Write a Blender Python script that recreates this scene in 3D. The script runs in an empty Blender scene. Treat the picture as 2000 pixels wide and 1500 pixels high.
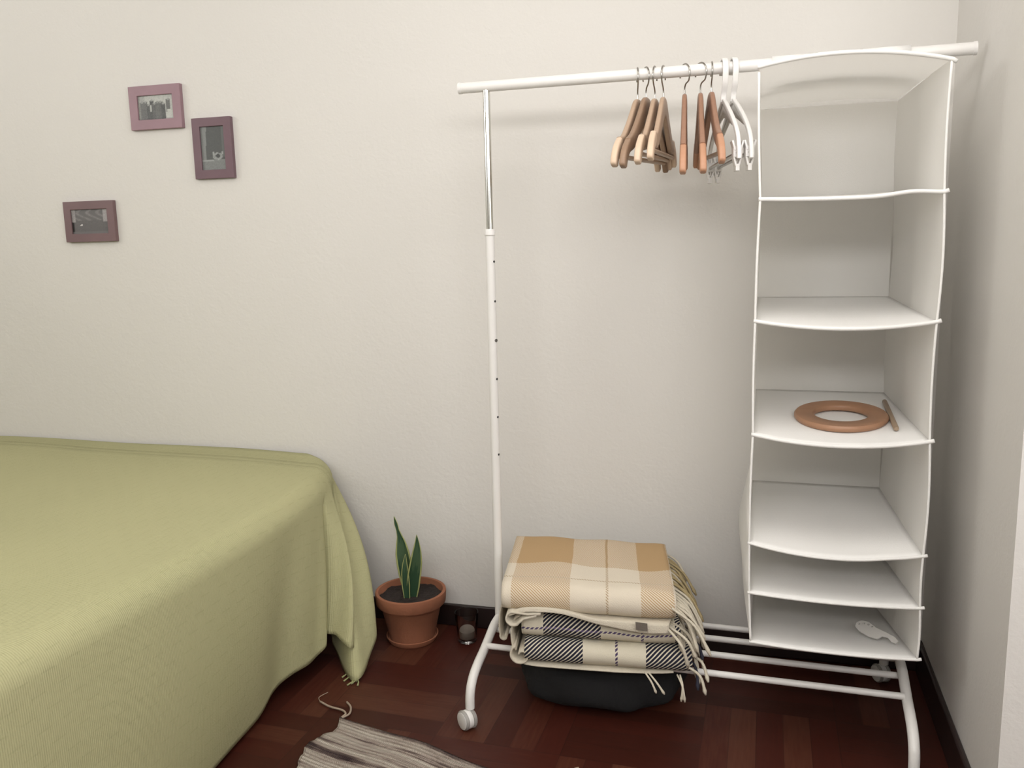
import bpy, bmesh, math, random
from mathutils import Vector, Matrix
random.seed(7)
PI = math.pi
scene = bpy.context.scene
COL = scene.collection

# ------------------------------------------------------------------ camera
CAM = Vector((0.7188, -1.9735, 1.12))
RIGHT = Vector((0.95716589, 0.28876365, -0.02118984))
DOWN = Vector((0.02553616, -0.15709076, -0.98725397))
FWD = Vector((-0.28841179, 0.94442472, -0.15773583))
cd = bpy.data.cameras.new('camera')
cam = bpy.data.objects.new('camera', cd)
COL.objects.link(cam)
cd.sensor_width = 36
cd.sensor_fit = 'HORIZONTAL'
cd.lens = 1637.67 / 2000 * 36
cd.clip_start = 0.02
mw = Matrix.Identity(4)
for i in range(3):
    mw[i][0] = RIGHT[i]
    mw[i][1] = -DOWN[i]
    mw[i][2] = -FWD[i]
    mw[i][3] = CAM[i]
cam.matrix_world = mw
scene.camera = cam

# ------------------------------------------------------------------ light and exposure
w = bpy.data.worlds.new('world')
scene.world = w
w.use_nodes = True
w.node_tree.nodes['Background'].inputs[0].default_value = (0.85, 0.92, 1.0, 1)
w.node_tree.nodes['Background'].inputs[1].default_value = 1.0

def area(name, loc, rot, sx, sy, power, col):
    l = bpy.data.lights.new(name, 'AREA')
    l.shape = 'RECTANGLE'
    l.size = sx
    l.size_y = sy
    l.energy = power
    l.color = col
    o = bpy.data.objects.new(name, l)
    o.location = loc
    o.rotation_euler = rot
    COL.objects.link(o)
    return o
# daylight: unseen window behind the camera, plus added fill windows left and far right
area('daylight_window_right', (0.85, -3.16, 1.98), (math.radians(134), 0, 0), 2.7, 0.7, 84, (1.0, 0.965, 0.935))
area('fill_light_left', (-3.02, -1.75, 1.90), (0, math.radians(-145), 0), 0.8, 1.7, 40, (1.0, 0.965, 0.935))
area('fill_light_far', (2.87, -1.95, 1.65), (0, math.radians(105), 0), 0.9, 1.2, 24, (1.0, 0.965, 0.935))
# unseen ceiling light, added to brighten the shelves and the upper wall
area('ceiling_fill_light', (0.50, -1.05, 2.345), (math.radians(0), 0, 0), 1.1, 0.9, 14, (1.0, 0.962, 0.925))
scene.view_settings.view_transform = 'Standard'
scene.view_settings.look = 'None'
scene.view_settings.gamma = 1
scene.view_settings.use_curve_mapping = False
scene.view_settings.exposure = -0.20

# ------------------------------------------------------------------ materials
def N(nt, t, **kw):
    n = nt.nodes.new(t)
    for k, v in kw.items():
        setattr(n, k, v)
    return n

def mat(name, col=(0.8, 0.8, 0.8), rough=0.6, metal=0.0, bump=0.0, bscale=60.0, var=0.0, vscale=8.0, trans=0.0, spec=0.5, stretch=None, detail=4.0, alpha=None):
    m = bpy.data.materials.new(name)
    m.use_nodes = True
    nt = m.node_tree
    b = nt.nodes['Principled BSDF']
    b.inputs['Base Color'].default_value = (*col, 1)
    b.inputs['Roughness'].default_value = rough
    b.inputs['Metallic'].default_value = metal
    b.inputs['Specular IOR Level'].default_value = spec
    tc = N(nt, 'ShaderNodeTexCoord')
    src = tc.outputs['Object']
    if stretch:
        mp = N(nt, 'ShaderNodeMapping')
        mp.inputs['Scale'].default_value = stretch
        nt.links.new(src, mp.inputs['Vector'])
        src = mp.outputs[0]
    if var > 0:
        n = N(nt, 'ShaderNodeTexNoise')
        n.inputs['Scale'].default_value = vscale
        n.inputs['Detail'].default_value = detail
        nt.links.new(src, n.inputs['Vector'])
        r = N(nt, 'ShaderNodeValToRGB')
        r.color_ramp.elements[0].position = 0.3
        r.color_ramp.elements[1].position = 0.7
        r.color_ramp.elements[0].color = (*[max(0, c * (1 - var)) for c in col], 1)
        r.color_ramp.elements[1].color = (*[min(1, c * (1 + var)) for c in col], 1)
        nt.links.new(n.outputs['Fac'], r.inputs['Fac'])
        nt.links.new(r.outputs[0], b.inputs['Base Color'])
    if bump > 0:
        n = N(nt, 'ShaderNodeTexNoise')
        n.inputs['Scale'].default_value = bscale
        n.inputs['Detail'].default_value = detail
        nt.links.new(src, n.inputs['Vector'])
        bp = N(nt, 'ShaderNodeBump')
        bp.inputs['Strength'].default_value = bump
        bp.inputs['Distance'].default_value = 0.004
        nt.links.new(n.outputs['Fac'], bp.inputs['Height'])
        nt.links.new(bp.outputs[0], b.inputs['Normal'])
    if trans > 0:
        out = nt.nodes['Material Output']
        t = N(nt, 'ShaderNodeBsdfTranslucent')
        t.inputs[0].default_value = (*col, 1)
        mx = N(nt, 'ShaderNodeMixShader')
        mx.inputs[0].default_value = trans
        nt.links.new(b.outputs[0], mx.inputs[1])
        nt.links.new(t.outputs[0], mx.inputs[2])
        nt.links.new(mx.outputs[0], out.inputs['Surface'])
    return m

class X:
    """tiny expression builder on shader math nodes"""
    def __init__(s, nt, sock):
        s.nt, s.s = nt, sock
    def _op(s, op, o=None, o2=None):
        n = N(s.nt, 'ShaderNodeMath', operation=op)
        s.nt.links.new(s.s, n.inputs[0])
        for i, q in ((1, o), (2, o2)):
            if q is None:
                continue
            if isinstance(q, X):
                s.nt.links.new(q.s, n.inputs[i])
            else:
                n.inputs[i].default_value = q
        return X(s.nt, n.outputs[0])
    def __add__(s, o): return s._op('ADD', o)
    def __sub__(s, o): return s._op('SUBTRACT', o)
    def __mul__(s, o): return s._op('MULTIPLY', o)
    def gt(s, o): return s._op('GREATER_THAN', o)
    def lt(s, o): return s._op('LESS_THAN', o)
    def frac(s): return s._op('FRACT')
    def floor(s): return s._op('FLOOR')
    def mx(s, o): return s._op('MAXIMUM', o)
    def mn(s, o): return s._op('MINIMUM', o)
    def sin(s): return s._op('SINE')
    def ab(s): return s._op('ABSOLUTE')
    def band(s, a, b): return s.gt(a) * s.lt(b)

def uvxy(nt, obj=False):
    tc = N(nt, 'ShaderNodeTexCoord')
    sp = N(nt, 'ShaderNodeSeparateXYZ')
    nt.links.new(tc.outputs['Object' if obj else 'UV'], sp.inputs[0])
    return X(nt, sp.outputs[0]), X(nt, sp.outputs[1]), tc

def mixc(nt, fac, a, b):
    m = N(nt, 'ShaderNodeMix', data_type='RGBA')
    nt.links.new(fac.s, m.inputs[0])
    for i, q in ((6, a), (7, b)):
        if isinstance(q, tuple):
            m.inputs[i].default_value = (*q, 1)
        else:
            nt.links.new(q, m.inputs[i])
    return m.outputs[2]

def noise(nt, vec, scale, detail=3, dist=0):
    n = N(nt, 'ShaderNodeTexNoise')
    n.inputs['Scale'].default_value = scale
    n.inputs['Detail'].default_value = detail
    n.inputs['Distortion'].default_value = dist
    if vec is not None:
        nt.links.new(vec, n.inputs['Vector'])
    return X(nt, n.outputs['Fac'])

def set_bump(nt, b, h, strength, dist):
    bp = N(nt, 'ShaderNodeBump')
    bp.inputs['Strength'].default_value = strength
    bp.inputs['Distance'].default_value = dist
    nt.links.new(h.s, bp.inputs['Height'])
    nt.links.new(bp.outputs[0], b.inputs['Normal'])

def base(name, rough=0.8, spec=0.3):
    m = bpy.data.materials.new(name)
    m.use_nodes = True
    b = m.node_tree.nodes['Principled BSDF']
    b.inputs['Roughness'].default_value = rough
    b.inputs['Specular IOR Level'].default_value = spec
    return m, m.node_tree, b

def plaid(name, cream, dark, line, ustripes, vstripes, ulines, vlines, twill=170.0, sgn=1, duty=0.5):
    """woven check: warp colour from u, weft colour from v, twill decides which thread is on top"""
    m, nt, b = base(name, 0.95, 0.1)
    u, v, tc = uvxy(nt)
    ns = noise(nt, tc.outputs['UV'], 14, 3)
    uu = u + (ns - 0.5) * 0.006
    vv = v + (ns - 0.5) * 0.006
    fu = None
    for a, c in ustripes:
        q = uu.band(a, c)
        fu = q if fu is None else fu.mx(q)
    fv = None
    for a, c in vstripes:
        q = vv.band(a, c)
        fv = q if fv is None else fv.mx(q)
    tw = ((u + v * sgn) * twill).frac().gt(1 - duty)
    inv = X(nt, N(nt, 'ShaderNodeValue').outputs[0])
    inv.s.node.outputs[0].default_value = 1.0
    f = fu * tw + fv * (inv - tw) if fv is not None else fu * tw
    c = mixc(nt, f, cream, dark)
    ln = None
    for a in ulines:
        q = uu.band(a - 0.0028, a + 0.0028) * tw
        ln = q if ln is None else ln.mx(q)
    for a in vlines:
        q = vv.band(a - 0.0028, a + 0.0028) * tw
        ln = q if ln is None else ln.mx(q)
    c = mixc(nt, ln, c, line)
    nt.links.new(c, b.inputs['Base Color'])
    n2 = noise(nt, tc.outputs['UV'], 420, 2)
    set_bump(nt, b, n2 + tw * 0.3, 0.5, 0.002)
    return m

def make_floor():
    m, nt, b = base('parquet', 0.33, 0.22)
    x, y, tc = uvxy(nt, True)
    T = 0.30
    cx, cy = (x * (1 / T)), (y * (1 / T))
    fx, fy = cx.frac(), cy.frac()
    par = ((cx.floor() + cy.floor()) * 0.5).frac().gt(0.25)
    one = X(nt, N(nt, 'ShaderNodeValue').outputs[0])
    one.s.node.outputs[0].default_value = 1.0
    across = fx * par + fy * (one - par)
    along = fy * par + fx * (one - par)
    k = (across * 5).floor()
    seam = (across * 5).frac()
    gap = seam.lt(0.03).mx(along.lt(0.008))
    h = ((k * 12.9898 + cx.floor() * 78.233 + cy.floor() * 37.719).sin() * 43758.5453).frac()
    h2 = ((cx.floor() * 25.233 + cy.floor() * 91.719).sin() * 4378.5453).frac()
    # grain runs along the strip
    cmb = N(nt, 'ShaderNodeCombineXYZ')
    nt.links.new((across * 26 + h * 10).s, cmb.inputs[0])
    nt.links.new((along * 2.0 + h2 * 7).s, cmb.inputs[1])
    g = noise(nt, cmb.outputs[0], 1.6, 4)
    r = N(nt, 'ShaderNodeValToRGB')
    e = r.color_ramp.elements
    e[0].position = 0.0
    e[0].color = (0.034, 0.011, 0.007, 1)
    e[1].position = 1.0
    e[1].color = (0.135, 0.055, 0.031, 1)
    q = e.new(0.5)
    q.color = (0.060, 0.014, 0.009, 1)
    nt.links.new((h * 0.45 + h2 * 0.22 + g * 0.33).s, r.inputs['Fac'])
    c = mixc(nt, gap * 0.45, r.outputs[0], (0.02, 0.008, 0.006))
    nt.links.new(c, b.inputs['Base Color'])
    n2 = noise(nt, tc.outputs['Object'], 9, 3)
    nt.links.new((n2 * 0.25 + 0.30).s, b.inputs['Roughness'])
    set_bump(nt, b, (one - gap) + g * 0.15, 0.25, 0.001)
    return m

def make_wall(name, col):
    m, nt, b = base(name, 0.85, 0.2)
    tc = N(nt, 'ShaderNodeTexCoord')
    a = noise(nt, tc.outputs['Object'], 38, 5, 0.6)
    d = noise(nt, tc.outputs['Object'], 130, 3)
    e = noise(nt, tc.outputs['Object'], 2.2, 2)
    c = mixc(nt, e, tuple(q * 0.975 for q in col), col)
    nt.links.new(c, b.inputs['Base Color'])
    set_bump(nt, b, a + d * 0.5, 0.30, 0.003)
    return m

def make_spread():
    m, nt, b = base('green_cotton_weave', 0.95, 0.1)
    u, v, tc = uvxy(nt)
    wob = noise(nt, tc.outputs['UV'], 5, 2)
    vv = v + (wob - 0.5) * 0.012
    row = (vv * (1 / 0.030)).floor()
    off = (row * 0.5).frac()
    fu = (u * (1 / 0.055) + off + wob * 0.5).frac()
    fv = (vv * (1 / 0.030)).frac()
    line = fv.lt(0.09)
    tick = fu.lt(0.55)
    n2 = noise(nt, tc.outputs['UV'], 260, 2)
    n3 = noise(nt, tc.outputs['UV'], 3.0, 3)
    c = mixc(nt, n3, (0.445, 0.435, 0.25), (0.49, 0.475, 0.275))
    c = mixc(nt, (line * tick) * 0.10, c, (0.20, 0.195, 0.10))
    nt.links.new(c, b.inputs['Base Color'])
    rib = (u * (PI * 2 / 0.0042)).sin()
    h = (line * tick) * -1.3 + n2 * 0.35 + rib * 0.10
    set_bump(nt, b, h, 0.8, 0.003)
    return m

def make_rug():
    m, nt, b = base('rag_weave', 0.95, 0.1)
    u, v, tc = uvxy(nt)
    mp = N(nt, 'ShaderNodeMapping')
    mp.inputs['Scale'].default_value = (1.2, 40, 1)
    nt.links.new(tc.outputs['UV'], mp.inputs['Vector'])
    a = noise(nt, mp.outputs[0], 1.1, 3, 0.4)
    mp2 = N(nt, 'ShaderNodeMapping')
    mp2.inputs['Scale'].default_value = (14, 120, 1)
    nt.links.new(tc.outputs['UV'], mp2.inputs['Vector'])
    d = noise(nt, mp2.outputs[0], 1.0, 2)
    r = N(nt, 'ShaderNodeValToRGB')
    e = r.color_ramp.elements
    e[0].position = 0.36
    e[0].color = (0.05, 0.034, 0.036, 1)
    e[1].position = 0.68
    e[1].color = (0.60, 0.55, 0.48, 1)
    for p, c in ((0.43, (0.17, 0.13, 0.115, 1)), (0.47, (0.36, 0.30, 0.26, 1)), (0.54, (0.46, 0.41, 0.355, 1))):
        q = e.new(p)
        q.color = c
    nt.links.new((a * 0.75 + d * 0.25).s, r.inputs['Fac'])
    nt.links.new(r.outputs[0], b.inputs['Base Color'])
    warp = (u * (PI * 2 / 0.005)).sin()
    weft = (v * (PI * 2 / 0.011)).sin()
    set_bump(nt, b, warp * 0.25 + weft * 0.6 + d, 0.8, 0.003)
    return m

def make_leaf():
    m, nt, b = base('snake_plant_leaf', 0.45, 0.4)
    u, v, tc = uvxy(nt)
    edge = (u - 0.5).ab().gt(0.41)
    n = noise(nt, tc.outputs['UV'], 4, 3, 1.5)
    bands = ((v * 34 + n * 7).sin()).gt(0.35)
    c = mixc(nt, bands * 0.6, (0.028, 0.068, 0.034), (0.075, 0.125, 0.062))
    c = mixc(nt, edge, c, (0.36, 0.38, 0.15))
    nt.links.new(c, b.inputs['Base Color'])
    return m

def make_wood(name, a, c, sc=(4, 60, 60)):
    m, nt, b = base(name, 0.42, 0.4)
    tc = N(nt, 'ShaderNodeTexCoord')
    mp = N(nt, 'ShaderNodeMapping')
    mp.inputs['Scale'].default_value = sc
    nt.links.new(tc.outputs['Object'], mp.inputs['Vector'])
    n = noise(nt, mp.outputs[0], 2.0, 4, 0.5)
    cc = mixc(nt, n, a, c)
    nt.links.new(cc, b.inputs['Base Color'])
    return m

M = {}
M['wall'] = make_wall('wall_plaster', (0.72, 0.70, 0.665))
M['wall_dim'] = make_wall('darkened_wall_plaster', (0.42, 0.40, 0.37))  # unseen front wall, darkened only to cut light bounced low in the room
M['ceiling'] = mat('ceiling_paint', (0.88, 0.87, 0.85), 0.9)
M['floor'] = make_floor()
M['base'] = mat('baseboard_wood', (0.022, 0.013, 0.012), 0.35, var=0.3, vscale=6)
M['white_metal'] = mat('white_powder_coat', (0.80, 0.785, 0.76), 0.32, spec=0.5)
M['chrome'] = mat('chrome', (0.72, 0.72, 0.68), 0.16, 1.0)
M['dark'] = mat('dark_recess', (0.03, 0.03, 0.03), 0.6)
M['screw'] = mat('steel_screw', (0.25, 0.24, 0.23), 0.35, 1.0)
M['plastic'] = mat('white_plastic', (0.80, 0.785, 0.765), 0.3, spec=0.5)
M['grey_plastic'] = mat('grey_plastic', (0.36, 0.345, 0.325), 0.45)
M['hanger_grey'] = mat('translucent_plastic', (0.62, 0.60, 0.57), 0.3)
M['fabric'] = mat('white_nonwoven', (0.95, 0.94, 0.91), 0.9, bump=0.2, bscale=500, trans=0.45, spec=0.1)
M['shelf_fabric'] = mat('white_nonwoven_on_board', (0.95, 0.94, 0.915), 0.9, bump=0.2, bscale=500, trans=0.15, spec=0.1)
M['piping'] = mat('white_piping', (0.92, 0.91, 0.88), 0.8, trans=0.1, spec=0.1)
M['spread'] = make_spread()
M['mattress'] = mat('mattress_ticking', (0.6, 0.58, 0.54), 0.9, bump=0.2)
M['bedwood'] = mat('bed_base_wood', (0.10, 0.06, 0.04), 0.5, var=0.3, vscale=5, stretch=(1, 12, 12))
M['terracotta'] = mat('terracotta', (0.33, 0.13, 0.07), 0.85, bump=0.3, bscale=90, var=0.12, vscale=9)
M['soil'] = mat('potting_soil', (0.024, 0.016, 0.014), 0.95, bump=1.0, bscale=90, var=0.5, vscale=60)
M['leaf'] = make_leaf()
M['pale_wood'] = make_wood('pale_hanger_wood', (0.42, 0.295, 0.205), (0.50, 0.365, 0.265))
M['mid_wood'] = make_wood('brown_hanger_wood', (0.27, 0.175, 0.115), (0.33, 0.22, 0.15))
M['red_wood'] = make_wood('reddish_hanger_wood', (0.29, 0.155, 0.10), (0.35, 0.20, 0.135))
M['pale_tip_lit'] = make_wood('pale_wood_lit_tip', (0.64, 0.48, 0.35), (0.70, 0.54, 0.40))  # arm ends catching light: the brightness is put into the wood colour
M['red_tip_lit'] = make_wood('reddish_wood_lit_tip', (0.46, 0.24, 0.145), (0.53, 0.29, 0.18))  # same for the reddish hangers, lit ends painted lighter
M['ring_wood'] = make_wood('ring_wood', (0.33, 0.175, 0.10), (0.40, 0.225, 0.135), (8, 30, 8))
M['rod_wood'] = make_wood('rod_wood', (0.30, 0.215, 0.145), (0.36, 0.27, 0.19), (60, 4, 60))
M['hook'] = mat('steel_hook', (0.42, 0.40, 0.37), 0.22, 1.0)
M['bag'] = mat('black_fabric', (0.010, 0.010, 0.011), 0.9, bump=0.5, bscale=70)
M['tan'] = plaid('beige_plaid_wool', (0.68, 0.61, 0.50), (0.46, 0.315, 0.17), (0.38, 0.28, 0.17),
                 [(0.022, 0.158), (0.318, 0.392)], [(0.185, 0.40), (-0.25, -0.10)], [0.243], [0.098, -0.03], 150)
M['navy'] = plaid('navy_plaid_wool', (0.66, 0.61, 0.49), (0.022, 0.022, 0.036), (0.10, 0.075, 0.16),
                  [(0.05, 0.183), (0.35, 0.50)], [(-0.9, -0.5)], [0.277], [0.028], 95, -1, 0.62)
M['navy2'] = plaid('navy_plaid_wool_lower', (0.66, 0.61, 0.49), (0.022, 0.022, 0.036), (0.07, 0.05, 0.11),
                   [(-0.1, 0.135), (0.278, 0.50)], [(-0.9, -0.5)], [0.212], [0.3], 95, -1, 0.62)
M['cream'] = mat('cream_wool', (0.62, 0.565, 0.46), 0.95, bump=0.5, bscale=400, spec=0.1)
M['olive_yarn'] = mat('beige_yarn', (0.40, 0.32, 0.18), 0.95, bump=0.4, bscale=400, spec=0.1)
M['navy_yarn'] = mat('navy_yarn', (0.05, 0.05, 0.07), 0.95, bump=0.4, bscale=400, spec=0.1)
M['tag'] = mat('woven_tag', (0.13, 0.11, 0.09), 0.8, bump=0.2, bscale=300)
M['green_yarn'] = mat('green_yarn', (0.37, 0.375, 0.19), 0.95, spec=0.1)
M['rug'] = make_rug()
M['rug_yarn'] = mat('rug_yarn', (0.40, 0.32, 0.25), 0.95, spec=0.1)
M['frame_mauve'] = mat('mauve_paint', (0.30, 0.185, 0.215), 0.45, var=0.05, vscale=20)
M['frame_plum'] = mat('plum_paint', (0.155, 0.092, 0.11), 0.45, var=0.05, vscale=20)
M['frame_brown'] = mat('brown_mauve_paint', (0.175, 0.108, 0.112), 0.45, var=0.08, vscale=12)
M['wax'] = mat('candle_wax', (0.26, 0.22, 0.19), 0.5)
g = bpy.data.materials.new('clear_glass')
g.use_nodes = True
gb = g.node_tree.nodes['Principled BSDF']
gb.inputs['Transmission Weight'].default_value = 1.0
gb.inputs['Roughness'].default_value = 0.04
gb.inputs['Base Color'].default_value = (0.93, 0.93, 0.92, 1)
gb.inputs['IOR'].default_value = 1.45
M['glass'] = g
pm, pnt, pb = base('photo_print', 0.3, 0.4)
at = N(pnt, 'ShaderNodeAttribute')
at.attribute_name = 'tone'
pnt.links.new(at.outputs['Color'], pb.inputs['Base Color'])
M['photo'] = pm

# ------------------------------------------------------------------ geometry helpers
def V(*a):
    return Vector(a)

def cr(pts, n):
    """Catmull-Rom through pts (any dimension), n samples per span"""
    P = [Vector(p) for p in pts]
    P = [P[0] * 2 - P[1]] + P + [P[-1] * 2 - P[-2]]
    out = []
    for i in range(1, len(P) - 2):
        for k in range(n):
            t = k / n
            a, b, c, d = P[i - 1], P[i], P[i + 1], P[i + 2]
            out.append(0.5 * ((2 * b) + (c - a) * t + (2 * a - 5 * b + 4 * c - d) * t * t + (3 * b - a - 3 * c + d) * t ** 3))
    out.append(P[-2].copy())
    return out

class G:
    def __init__(s):
        s.v, s.f, s.uv = [], [], []
    def face(s, idx, uv=None):
        s.f.append(idx)
        s.uv.append(uv)
    def grid(s, P, uv=None, wrap=False):
        r, c = len(P), len(P[0])
        o = len(s.v)
        for row in P:
            s.v += [Vector(p) for p in row]
        cc = c if wrap else c - 1
        for i in range(r - 1):
            for j in range(cc):
                j2 = (j + 1) % c
                ids = [o + i * c + j, o + i * c + j2, o + (i + 1) * c + j2, o + (i + 1) * c + j]
                u = None
                if uv:
                    u = [uv[i][j], uv[i][j2], uv[i + 1][j2], uv[i + 1][j]]
                s.face(ids, u)
        return s
    def tube(s, pts, rad, n=10, cap=True, flat=1.0):
        pts = [Vector(p) for p in pts]
        rr = rad if isinstance(rad, (list, tuple)) else [rad] * len(pts)
        t0 = (pts[1] - pts[0]).normalized()
        up = V(0, 0, 1) if abs(t0.z) < 0.9 else V(1, 0, 0)
        nrm = t0.cross(up).normalized()
        rings = []
        for i, p in enumerate(pts):
            a = pts[max(0, i - 1)]
            b = pts[min(len(pts) - 1, i + 1)]
            t = (b - a).normalized()
            nrm = (nrm - t * nrm.dot(t)).normalized()
            bn = t.cross(nrm)
            rings.append([p + (nrm * math.cos(2 * PI * k / n) + bn * math.sin(2 * PI * k / n) * flat) * rr[i] for k in range(n)])
        o = len(s.v)
        s.grid(rings, wrap=True)
        if cap:
            s.face([o + k for k in range(n)][::-1])
            s.face([o + (len(pts) - 1) * n + k for k in range(n)])
        return s
    def lathe(s, prof, c, n=40, axis='z'):
        rings = []
        for r, h in prof:
            ring = []
            for k in range(n):
                a = 2 * PI * k / n
                d = {'z': V(r * math.cos(a), r * math.sin(a), h), 'x': V(h, r * math.cos(a), r * math.sin(a)), 'y': V(r * math.cos(a), h, r * math.sin(a))}[axis]
                ring.append(Vector(c) + d)
            rings.append(ring)
        s.grid(rings, wrap=True)
        return s
    def box(s, a, b, M4=None):
        x0, y0, z0 = a
        x1, y1, z1 = b
        o = len(s.v)
        for z in (z0, z1):
            for x, y in ((x0, y0), (x1, y0), (x1, y1), (x0, y1)):
                p = V(x, y, z)
                s.v.append(M4 @ p if M4 else p)
        for q in ((0, 3, 2, 1), (4, 5, 6, 7), (0, 1, 5, 4), (1, 2, 6, 5), (2, 3, 7, 6), (3, 0, 4, 7)):
            s.face([o + k for k in q])
        return s

def thing(name, label, cat, loc=(0, 0, 0), group=None):
    o = bpy.data.objects.new(name, None)
    o.empty_display_size = 0.05
    COL.objects.link(o)
    o.location = loc
    o['label'] = label
    o['category'] = cat
    if group:
        o['group'] = group
    return o

def world_loc(o):
    p = Vector((0, 0, 0))
    while o is not None:
        p = p + Vector(o.location)
        o = o.parent
    return p

def obj(name, geo, m, parent=None, loc=None, smooth=True, local=False, thick=0, sub=0, bevel=0, label=None, angle=None):
    """geo is in world coordinates unless local=True (then relative to the parent / loc)"""
    me = bpy.data.meshes.new(name)
    off = V(0, 0, 0)
    if parent is not None and not local:
        off = world_loc(parent)
    if loc is not None:
        if not local:
            off = Vector(loc)
    vs = [v - off for v in geo.v]
    me.from_pydata([tuple(v) for v in vs], [], geo.f)
    if any(u is not None for u in geo.uv):
        ul = me.uv_layers.new(name='UVMap')
        k = 0
        for fi, f in enumerate(geo.f):
            u = geo.uv[fi]
            for q in range(len(f)):
                ul.data[k].uv = u[q] if u else (0, 0)
                k += 1
    bm = bmesh.new()
    bm.from_mesh(me)
    bmesh.ops.remove_doubles(bm, verts=bm.verts, dist=1e-6)
    bmesh.ops.recalc_face_normals(bm, faces=bm.faces)
    bm.to_mesh(me)
    bm.free()
    if smooth:
        for p in me.polygons:
            p.use_smooth = True
    me.materials.append(m)
    o = bpy.data.objects.new(name, me)
    COL.objects.link(o)
    if parent is not None:
        o.parent = parent
    if loc is not None:
        o.location = loc
    if thick:
        md = o.modifiers.new('solid', 'SOLIDIFY')
        md.thickness = thick
        md.offset = 0
    if bevel:
        md = o.modifiers.new('bevel', 'BEVEL')
        md.width = bevel
        md.segments = 3
        md.limit_method = 'ANGLE'
        md.angle_limit = math.radians(40)
    if sub:
        md = o.modifiers.new('sub', 'SUBSURF')
        md.levels = sub
        md.render_levels = sub
    if smooth and (angle or bevel):
        try:
            me.set_sharp_from_angle(angle=math.radians(angle or 40))
        except Exception:
            pass
    if label:
        o['label'] = label
    return o

def tag(o, label, cat, group=None):
    o['label'] = label
    o['category'] = cat
    if group:
        o['group'] = group
    return o

def struct(name, geo, m, **kw):
    o = obj(name, geo, m, loc=kw.pop('loc', (0, 0, 0)), **kw)
    o['kind'] = 'structure'
    return o

# ------------------------------------------------------------------ room
XL, XR, YB, ZC = -2.9, 1.13, -3.05, 2.42
def wy(x):
    return 0.316 - 0.035 * (XR - x)      # the back wall runs slightly off the rack's direction
def quad_prism(pts, z0, z1):
    gq = G()
    n = len(pts)
    gq.v = [V(p[0], p[1], z0) for p in pts] + [V(p[0], p[1], z1) for p in pts]
    gq.face(list(range(n))[::-1])
    gq.face([n + k for k in range(n)])
    for k in range(n):
        gq.face([k, (k + 1) % n, n + (k + 1) % n, n + k])
    return gq
XFAR, YJ, FT = 2.75, -0.435, 0.12          # the room widens to the right in front of the rack's corner
OUT = [(XL - .1, YB - .1), (XFAR + .1, YB - .1), (XFAR + .1, 0.5), (XL - .1, 0.5)]
struct('floor', quad_prism(OUT, -0.06, 0), M['floor'], smooth=False)
struct('ceiling', quad_prism(OUT, ZC, ZC + .06), M['ceiling'], smooth=False)
struct('wall_back', quad_prism([(XL - .1, wy(XL - .1)), (XR, wy(XR)), (XR, wy(XR) + .12), (XL - .1, wy(XL - .1) + .12)], 0, ZC), M['wall'], smooth=False)
LY0, LY1, LZ0, LZ1 = -2.65, -0.85, 1.48, 2.38
gw = quad_prism([(XL - .1, YB), (XL, YB), (XL, LY0), (XL - .1, LY0)], 0, ZC)
for pts, a, b in (([(XL - .1, LY1), (XL, LY1), (XL, wy(XL)), (XL - .1, wy(XL - .1))], 0, ZC), ([(XL - .1, LY0), (XL, LY0), (XL, LY1), (XL - .1, LY1)], 0, LZ0), ([(XL - .1, LY0), (XL, LY0), (XL, LY1), (XL - .1, LY1)], LZ1, ZC)):
    g2 = quad_prism(pts, a, b)
    o = len(gw.v)
    gw.v += g2.v
    for f in g2.f:
        gw.face([o + q for q in f])
struct('wall_left', gw, M['wall'], smooth=False)
gd = G()
gd.box((XL - .09, LY0, LZ0), (XL - .05, LY0 + .04, LZ1))
gd.box((XL - .09, LY1 - .04, LZ0), (XL - .05, LY1, LZ1))
gd.box((XL - .09, LY0 + .04, LZ0), (XL - .05, LY1 - .04, LZ0 + .04))
gd.box((XL - .09, LY0 + .04, LZ1 - .04), (XL - .05, LY1 - .04, LZ1))
struct('window_1', gd, M['plastic'], smooth=False)  # unseen left window, invented to let in fill light
gw = quad_prism([(XR, YJ), (XFAR + .1, YJ), (XFAR + .1, wy(XR) + .12), (XR, wy(XR) + .12)], 0, ZC)
for p in gw.v:
    if p.y == YJ and p.x == XR and p.z < 0.01:
        p.y = YJ + 0.037                     # the old plaster corner leans a little
struct('wall_right', gw, M['wall'], smooth=False)
RY0, RY1, RZ0, RZ1 = -2.60, -1.30, 1.15, 2.15
gw = G()
gw.box((XFAR, YB, 0), (XFAR + .1, RY0, ZC))
gw.box((XFAR, RY1, 0), (XFAR + .1, YJ, ZC))
gw.box((XFAR, RY0, 0), (XFAR + .1, RY1, RZ0))
gw.box((XFAR, RY0, RZ1), (XFAR + .1, RY1, ZC))
struct('wall_far', gw, M['wall'], smooth=False)
gd = G()
gd.box((XFAR + .05, RY0, RZ0), (XFAR + .09, RY0 + .04, RZ1))
gd.box((XFAR + .05, RY1 - .04, RZ0), (XFAR + .09, RY1, RZ1))
gd.box((XFAR + .05, RY0 + .04, RZ0), (XFAR + .09, RY1 - .04, RZ0 + .04))
gd.box((XFAR + .05, RY0 + .04, RZ1 - .04), (XFAR + .09, RY1 - .04, RZ1))
struct('window_3', gd, M['plastic'], smooth=False)  # unseen window, added to light the side of the bed
gw = G()
WZ0, WZ1 = 1.45, 2.38
wins = [(-0.55, 2.25)]
xs = [XL - .1, wins[0][0], wins[0][1], XFAR + .1]
for k in (0, 2):
    gw.box((xs[k], YB - .1, 0), (xs[k + 1], YB, ZC))
for a, b in wins:
    gw.box((a, YB - .1, 0), (b, YB, WZ0))
    gw.box((a, YB - .1, WZ1), (b, YB, ZC))
struct('wall_front', gw, M['wall_dim'], smooth=False)
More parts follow.
